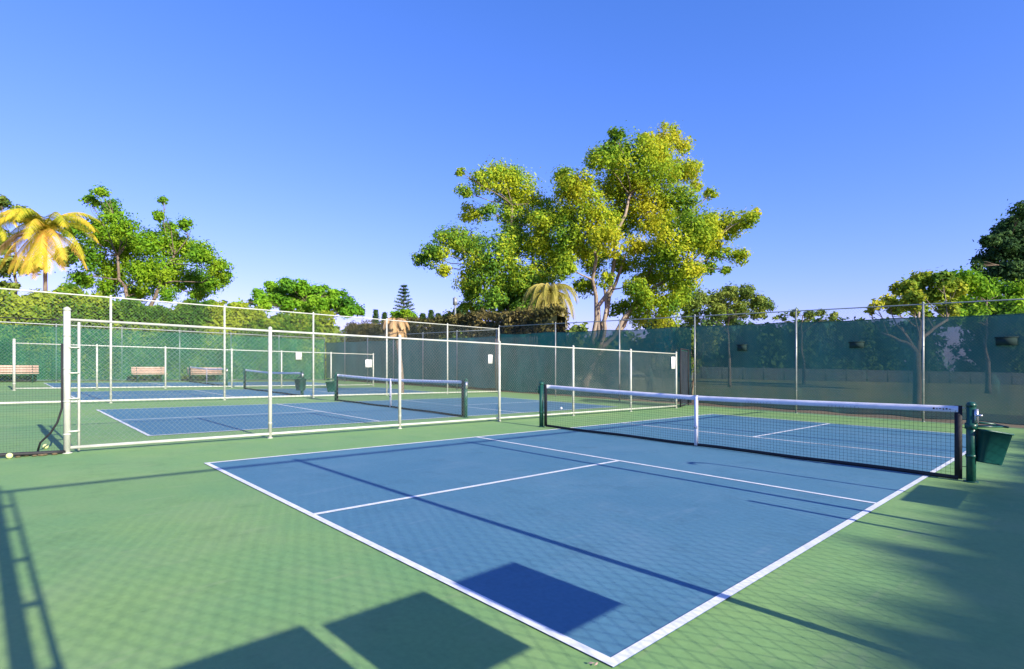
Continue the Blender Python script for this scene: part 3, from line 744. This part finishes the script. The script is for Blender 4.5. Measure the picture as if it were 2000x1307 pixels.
# dry drooping palm in front of the right big tree
fl = [(az(a), R(el), 2.3, 2.6, 'fr_yel', .42) for k, (a, el) in enumerate([(a, e) for a in range(-180, 180, 24) for e in (62, 30, -10)])]
palm('drooping_palm', 'short yellow brown drooping palm in the gap between the two big trees', 1075, 30, 578, fl, .14)
fl = [(az(a), R(el), .95, 2.6, 'fr_dry', .34) for (a, el) in [(a, e) for a in range(-180, 180, 45) for e in (55, 15)]]
palm('dry_palm', 'small dry brown palm beside the tall white fence post', 772, 24.3, 634, fl, .085)

# conifers
def conifer(name, label, u, d, vt, vb, half, leafm='lf_pine', dens=1., gap=0.):
    top = at(u, vt, d); b = top.copy(); b[2] = Z(b[0], b[1]); root = empty(name, b, label, 'conifer')
    H = top[2] - b[2]; hb = (at(u, vb, d)[2] - b[2]); w = half * d / FPX
    m = MB(); tube(m, [b, top], [H * .022, .03], 8); t = MB()
    nt = 10
    for i in range(nt):
        f = i / nt; z = b[2] + hb + (H - hb) * f; r = w * (1 - f) ** .8 + .15
        for k in range(7):
            a = k * 2 * math.pi / 7 + i * .5 + random.uniform(-.2, .2); L = r * random.uniform(.8, 1.12)
            e = np.array([top[0] + math.cos(a) * L, top[1] + math.sin(a) * L, z + L * .28])
            s = np.array([top[0], top[1], z]); tube(m, [s, e], [.06, .02], 4)
            n = int(34 * dens); tt = rng.random(n) ** .7; P = s + (e - s) * tt[:, None] + rng.normal(size=(n, 3)) * np.array([.2, .2, .09]) * (1.1 - tt[:, None] * .6) * max(1, w / 3)
            leaves(t, P, .34 * max(.7, w / 3), .2, .4)
    m.build('trunk', M['bark'], root); t.build('crown', M[leafm], root)
conifer('norfolk_pine', 'small pointed pine with tiered branches between the round tree and the big trees', 789, 88, 553, 622, 25, dens=1.5)
for k, (u, vt, hw, lb) in enumerate([(734, 604, 6, 'tiny dark conifer left of the tiered pine'), (842, 605, 8, 'dark conifer just right of the tiered pine'), (856, 612, 7, 'shorter dark conifer, middle of the distant row right of the tiered pine'),
                                     (826, 612, 9, 'low dark conifer touching the tiered pine'), (751, 610, 5, 'tiniest conifer between the round tree and the tiered pine')]):
    conifer('conifer', lb, u, 105, vt, 632, hw, 'lf_dark', dens=1.2)
tree('small_tree', 'yellow green bush at the foot of the tiered pine', (792, 80), [(775, 617, 10), (795, 613, 11), (806, 618, 8)], 80, 1, .4, 2.2, 'lf_bright', 'bark', .15)
tree('small_tree', 'dark round tree under the left end of the big crown', (895, 70), [(880, 618, 13), (900, 612, 14), (915, 620, 10), (865, 622, 7)], 70, 1.5, .4, 2.2, 'lf_dark', 'bark', .2)
pole = MB(); tp = at(889, 580, 60); bz = Z(tp[0], tp[1]); tube(pole, [(tp[0], tp[1], bz), (tp[0], tp[1], tp[2])], [.12, .09], 8)
box(pole, (tp[0], tp[1], tp[2] - .5), (.35, .35, .8)); 
tag(pole.build('utility_pole', M['galv'], None, (tp[0], tp[1], bz)), 'thin utility pole rising under the left end of the big crown', 'pole')

# trees right of the big pair
E_ = [(1345, 590, 18), (1372, 582, 16), (1400, 586, 20), (1430, 575, 18), (1455, 572, 16), (1478, 590, 18), (1500, 597, 11), (1440, 600, 22), (1395, 610, 20), (1350, 615, 18), (1480, 612, 14), (1420, 620, 14)]
tree('small_tree', 'olive green tree just right of the big crown, behind the windscreen', (1425, 44), E_, 44, 2, .20, 1.4, 'lf_olive', 'bark', .12, grow=1.4)
tree('small_tree', 'wispy low tree in the sky gap over the windscreen', (1570, 60), [(1530, 618, 9), (1552, 612, 10), (1580, 616, 11), (1605, 611, 10), (1626, 617, 9), (1515, 622, 6)], 60, 2, .28, 1.1, 'lf_olive', 'bark', .15)
G_ = [(1712, 596, 13), (1735, 588, 16), (1765, 562, 20), (1800, 548, 22), (1835, 550, 22), (1780, 590, 22), (1820, 580, 24), (1860, 565, 20), (1752, 602, 18), (1800, 608, 18), (1850, 600, 18), (1700, 608, 8)]
gt = tree('small_tree', 'golden yellow tree with bare pale forking limbs seen through the right windscreen', (1792, 19.5), G_, 20.5, 1.2, .15, 2.1, 'lf_yel', 'palebark', .13,
          [at(1760, 640, 20), at(1850, 625, 20.5), at(1795, 610, 20), at(1720, 650, 20)], fork_h=.5)
H_ = [(1880, 545, 24), (1905, 560, 26), (1930, 590, 28), (1880, 590, 24), (1965, 600, 26), (2000, 600, 28), (1905, 610, 20), (1860, 540, 12), (1940, 560, 20), (1900, 618, 24), (1960, 622, 24), (2010, 622, 24), (1860, 618, 20), (1985, 570, 24)]
tree('small_tree', 'mid green leafy tree between the golden tree and the tall dark tree', (1930, 40), H_, 40, 1.8, .22, 1.8, 'lf_bright', 'bark', .16)
I_ = [(1995, 410, 20), (1985, 445, 30), (1955, 470, 28), (1940, 500, 26), (1935, 470, 14), (1990, 490, 34), (2030, 450, 50), (1965, 530, 30), (1910, 520, 12), (2010, 550, 40), (2060, 520, 60), (1925, 545, 14), (1905, 508, 9)]
tree('dark_tree', 'tall dark green tree at the right edge, cut by the frame', (2020, 44), I_, 44, 2.5, .28, 1.9, 'lf_dark', 'bark', .28)

# shrubs along the outside of the north fence (tops show over the screen)
def bush(name, label, x, y, w, h, leafm, size=.14, n=2600, group=None, dpt=None, top=None):
    b = np.array(base(x, y)); root = empty(name, b, label, 'shrub', group)
    mb = MB(); dpt = dpt or w * .6
    for k in range(14):
        a = rng.uniform(-1, 1); t = rng.random()
        c = b + np.array([a * w * .42, rng.uniform(-.4, .4) * dpt, h * (.25 + .6 * t)]); r = min(w, h) * rng.uniform(.20, .30)
        P, o = clump_points(c, r, n // 14, .9, .3); leaves(mb, P, size, .3, .5, o)
    mb.build('crown', M[leafm], root)
    m = MB()
    for k in range(5): limb(m, b + np.array([rng.uniform(-.2, .2), 0, 0]), b + np.array([rng.uniform(-.35, .35) * w, rng.uniform(-.2, .2), h * .7]), .04, .012)
    m.build('stem', M['bark'], root)
    return root
for k, (u, y, w, h, mt, lb) in enumerate([
        (905, 11.6, 2.6, 3.2, 'lf_olive', 'pale olive shrub topping the fence at the corner of the tall fence'),
        (1005, 12.0, 2.4, 3.0, 'lf_olive', 'olive shrub under the left big tree, first behind the windscreen'),
        (1110, 13.0, 2.2, 2.7, 'lf_dark', 'dark shrub under the drooping palm behind the windscreen'),
        (1185, 13.0, 2.0, 3.0, 'lf_olive', 'olive shrub at the foot of the right big tree'),
        (1270, 13.0, 2.2, 3.3, 'lf_dry', 'dry brownish shrub right of the big trunk'),
        (1345, 13.5, 2.4, 3.5, 'lf_olive', 'olive shrub above the dark gate')]):
    bush('shrub', lb, x_on(u, y), y, w, h, mt, .13, 2400)

# hedges
def hedge(name, label, p0, p1, h, th, leafm, size, n, cat='hedge', hv=.3, core=True, shoots=True, ctop=.92):
    p0 = np.array(p0, float); p1 = np.array(p1, float); L = np.linalg.norm(p1 - p0); d = (p1 - p0) / L; nn = np.array([-d[1], d[0]])
    root = empty(name, base(*p0), label, cat)
    ph = rng.uniform(0, 6, 4)
    def hh(s): return h + hv * (math.sin(s * .8 + ph[0]) * .5 + math.sin(s * 1.9 + ph[1]) * .35 + math.sin(s * 4.1 + ph[2]) * .25)
    S = rng.random(n) * L; H = np.array([hh(s) for s in S]); kind = rng.random(n)
    bump = .28 * np.sin(S * 2.3 + ph[3]) + .2 * np.sin(S * 5.1)
    side = np.where(rng.random(n) < .5, -1., 1.)
    T = np.where(kind < .72, side * (th / 2 + rng.normal(size=n) * .12), rng.uniform(-.5, .5, n) * th)
    Zz = np.where(kind < .72, H * rng.random(n) ** .85, H + rng.normal(size=n) * (.12 if shoots else .05))
    T = T + bump * .5 * np.sin(Zz * 2.2)
    XY = p0[None] + S[:, None] * d + T[:, None] * nn
    P = np.stack([XY[:, 0], XY[:, 1], Z(XY[:, 0], XY[:, 1]) + Zz], -1)
    mb = MB(); o = np.stack([nn[0] * side, nn[1] * side, np.zeros(n)], -1)
    leaves(mb, P, size, .3, .5, o * .6)
    for k in range(int(L * 2.2) if shoots else 0):                     # loose shoots standing out of the top
        s = rng.random() * L; q = p0 + d * s + nn * rng.uniform(-.4, .4) * th
        P = np.array([q[0], q[1], Z(*q) + hh(s)]) + np.stack([rng.normal(size=26) * .13, rng.normal(size=26) * .13, rng.random(26) * rng.uniform(.2, .6)], -1)
        leaves(mb, P, size * .9, .3)
    mb.build('foliage', M[leafm], root)
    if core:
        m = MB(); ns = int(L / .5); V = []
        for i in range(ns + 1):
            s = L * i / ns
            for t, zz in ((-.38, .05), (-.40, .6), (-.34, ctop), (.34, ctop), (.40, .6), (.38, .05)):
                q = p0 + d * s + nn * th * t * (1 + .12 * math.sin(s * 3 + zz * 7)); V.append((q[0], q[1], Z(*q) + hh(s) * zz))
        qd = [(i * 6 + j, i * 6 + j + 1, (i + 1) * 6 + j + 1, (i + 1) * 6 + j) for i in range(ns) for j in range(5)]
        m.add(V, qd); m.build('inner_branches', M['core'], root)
    return root
hedge('hedge', 'tall green hedge behind the benches, yellow green along its top', (-36.5, -17), (-36.5, 11), 4.75, 1.8, 'lf_hedge', .20, 90000, hv=.6)
hedge('vine_hedge', 'dry brown vine covered hedge over the boards, left of the small dry palm', (-36, 12.6), (-13.5, 12.2), 4.1, 1.0, 'lf_dry', .17, 42000, hv=.18)
hedge('hedge', 'unseen tall dense green windbreak far outside the right fence, sized to shade the court edge', (30, -13), (30, 15), 11.34, 2.4, 'lf_dark', .4, 60000, hv=.10, shoots=False, ctop=.965)  # unseen tree row, height and top set by the shade it throws

# board fence
wf = empty('board_fence', base(-33, 10.9), 'weathered wooden board fence behind the far corner screen', 'fence')
m = MB(); x = -33.0
while x < -14:
    w = .14 + .02 * random.random(); h = 2.75 + .05 * random.random()
    box(m, (x + w / 2, 10.95 + .008 * random.random(), Z(x, 10.95) + h / 2), (w - .012, .022, h)); x += w
m.build('boards', M['wood'], wf)
for hh in (.5, 1.4, 2.3):
    m = MB(); tube(m, [(-33, 11.02, Z(-33, 11) + hh), (-14, 11.02, Z(-14, 11) + hh)], .04, 4); m.build('rail', M['wood'], wf)

# far lawn edge: low wall and wood
wl = MB()
pa, pb = at(1330, 700, 82), at(2300, 700, 82)
n = 24; V = []
for i in range(n + 1):
    q = pa + (pb - pa) * i / n; z = Z(q[0], q[1])
    for t, hh in ((0, -.1), (0, 1.75), (.22, 1.75), (.22, -.1)): V.append((q[0] + FW[0] * t, q[1] + FW[1] * t, z + hh))
wl.add(V, [(i * 4 + j, i * 4 + j + 1, (i + 1) * 4 + j + 1, (i + 1) * 4 + j) for i in range(n) for j in range(3)])
for i in range(n + 1):
    q = pa + (pb - pa) * i / n; box(wl, (q[0] + FW[0] * .11, q[1] + FW[1] * .11, Z(q[0], q[1]) + .95), (.3, .3, 1.78))
tag(wl.build('low_wall', M['conc'], None, (pa[0], pa[1], Z(pa[0], pa[1]))), 'long low grey wall across the lawn, seen through the windscreen', 'wall')
mb = MB()
for k in range(120):
    u = rng.uniform(1290, 2350); d = rng.uniform(90, 104); q = at(u, 700, d); z = Z(q[0], q[1])
    h = rng.uniform(9.6, 10.9) + max(0, (u - 1700) / 100)
    for j in range(7):
        P, o = clump_points(np.array([q[0] + rng.uniform(-2, 2), q[1] + rng.uniform(-2, 2), z + h * rng.uniform(.08, .9)]), rng.uniform(1.4, 2.4), 120, .8, .3); leaves(mb, P, .75, .3, .6, o)
w_ = mb.build('distant_wood', M['lf_dark']); w_['kind'] = 'stuff'; w_['label'] = 'dark distant wood behind the low wall'; w_['category'] = 'wood'
mb = MB()
for k in range(90):
    u = rng.uniform(560, 1340); d = rng.uniform(84, 98); q = at(u, 700, d); z = Z(q[0], q[1]); h = rng.uniform(6.5, 9)
    for j in range(6):
        P, o = clump_points(np.array([q[0] + rng.uniform(-2, 2), q[1] + rng.uniform(-2, 2), z + h * rng.uniform(.2, .8)]), rng.uniform(1.2, 2.0), 80, .8, .3); leaves(mb, P, .75, .3, .6, o)
w_ = mb.build('distant_wood', M['lf_olive']); w_['kind'] = 'stuff'; w_['label'] = 'far olive green wood behind the big trees'; w_['category'] = 'wood'

# ------------------------------------------------------------------ light, sky, camera
EL = 23.9; SUNV = np.array([math.cos(R(EL)), .016 * math.cos(R(EL)), math.sin(R(EL))])
ld = bpy.data.lights.new('sun', 'SUN'); ld.energy = 4.5; ld.angle = R(.5); ld.color = (1., .90, .74)
lo = bpy.data.objects.new('sun', ld); col.objects.link(lo)
print('faces', sum(len(m.polygons) for m in bpy.data.meshes))
from mathutils import Vector
lo.rotation_euler = Vector(SUNV).to_track_quat('Z', 'Y').to_euler()
w = bpy.data.worlds.new('World'); scene.world = w; w.use_nodes = True
nt = w.node_tree; bg = nt.nodes['Background']
sky = nt.nodes.new('ShaderNodeTexSky'); sky.sky_type = 'NISHITA'; sky.sun_disc = False
sky.sun_elevation = R(EL); sky.sun_rotation = R(90 - math.degrees(math.atan2(.016, 1)))
sky.air_density = 1.0; sky.dust_density = .6; sky.ozone_density = 3.0
sp = nt.nodes.new('ShaderNodeSeparateColor'); cb = nt.nodes.new('ShaderNodeCombineColor')   # tint of the clear sky, channel by channel
nt.links.new(sky.outputs[0], sp.inputs[0])
for i, (pw, k) in enumerate([(1.24, .44), (.85, .655), (.8, 1.40)]):
    a = nt.nodes.new('ShaderNodeMath'); a.operation = 'POWER'; a.inputs[1].default_value = pw; nt.links.new(sp.outputs[i], a.inputs[0])
    b_ = nt.nodes.new('ShaderNodeMath'); b_.operation = 'MULTIPLY'; b_.inputs[1].default_value = k; nt.links.new(a.outputs[0], b_.inputs[0]); nt.links.new(b_.outputs[0], cb.inputs[i])
nt.links.new(cb.outputs[0], bg.inputs['Color'])
bg.inputs['Strength'].default_value = .13

cd = bpy.data.cameras.new('camera'); cd.sensor_width = 36; cd.lens = FPX / 2000 * 36
cd.shift_x = (1000 - CX) / 2000; cd.shift_y = (CY - 653.5) / 2000
cd.clip_start = .05; cd.clip_end = 2000
co = bpy.data.objects.new('camera', cd); col.objects.link(co)
co.location = tuple(CAM); co.rotation_euler = (math.pi / 2, 0, -YAW)
scene.camera = co
vs = scene.view_settings; vs.view_transform = 'Standard'; vs.look = 'None'; vs.exposure = 1.15; vs.gamma = 1
scene.cycles.transparent_max_bounces = 16; scene.cycles.max_bounces = 6; scene.cycles.use_denoising = True
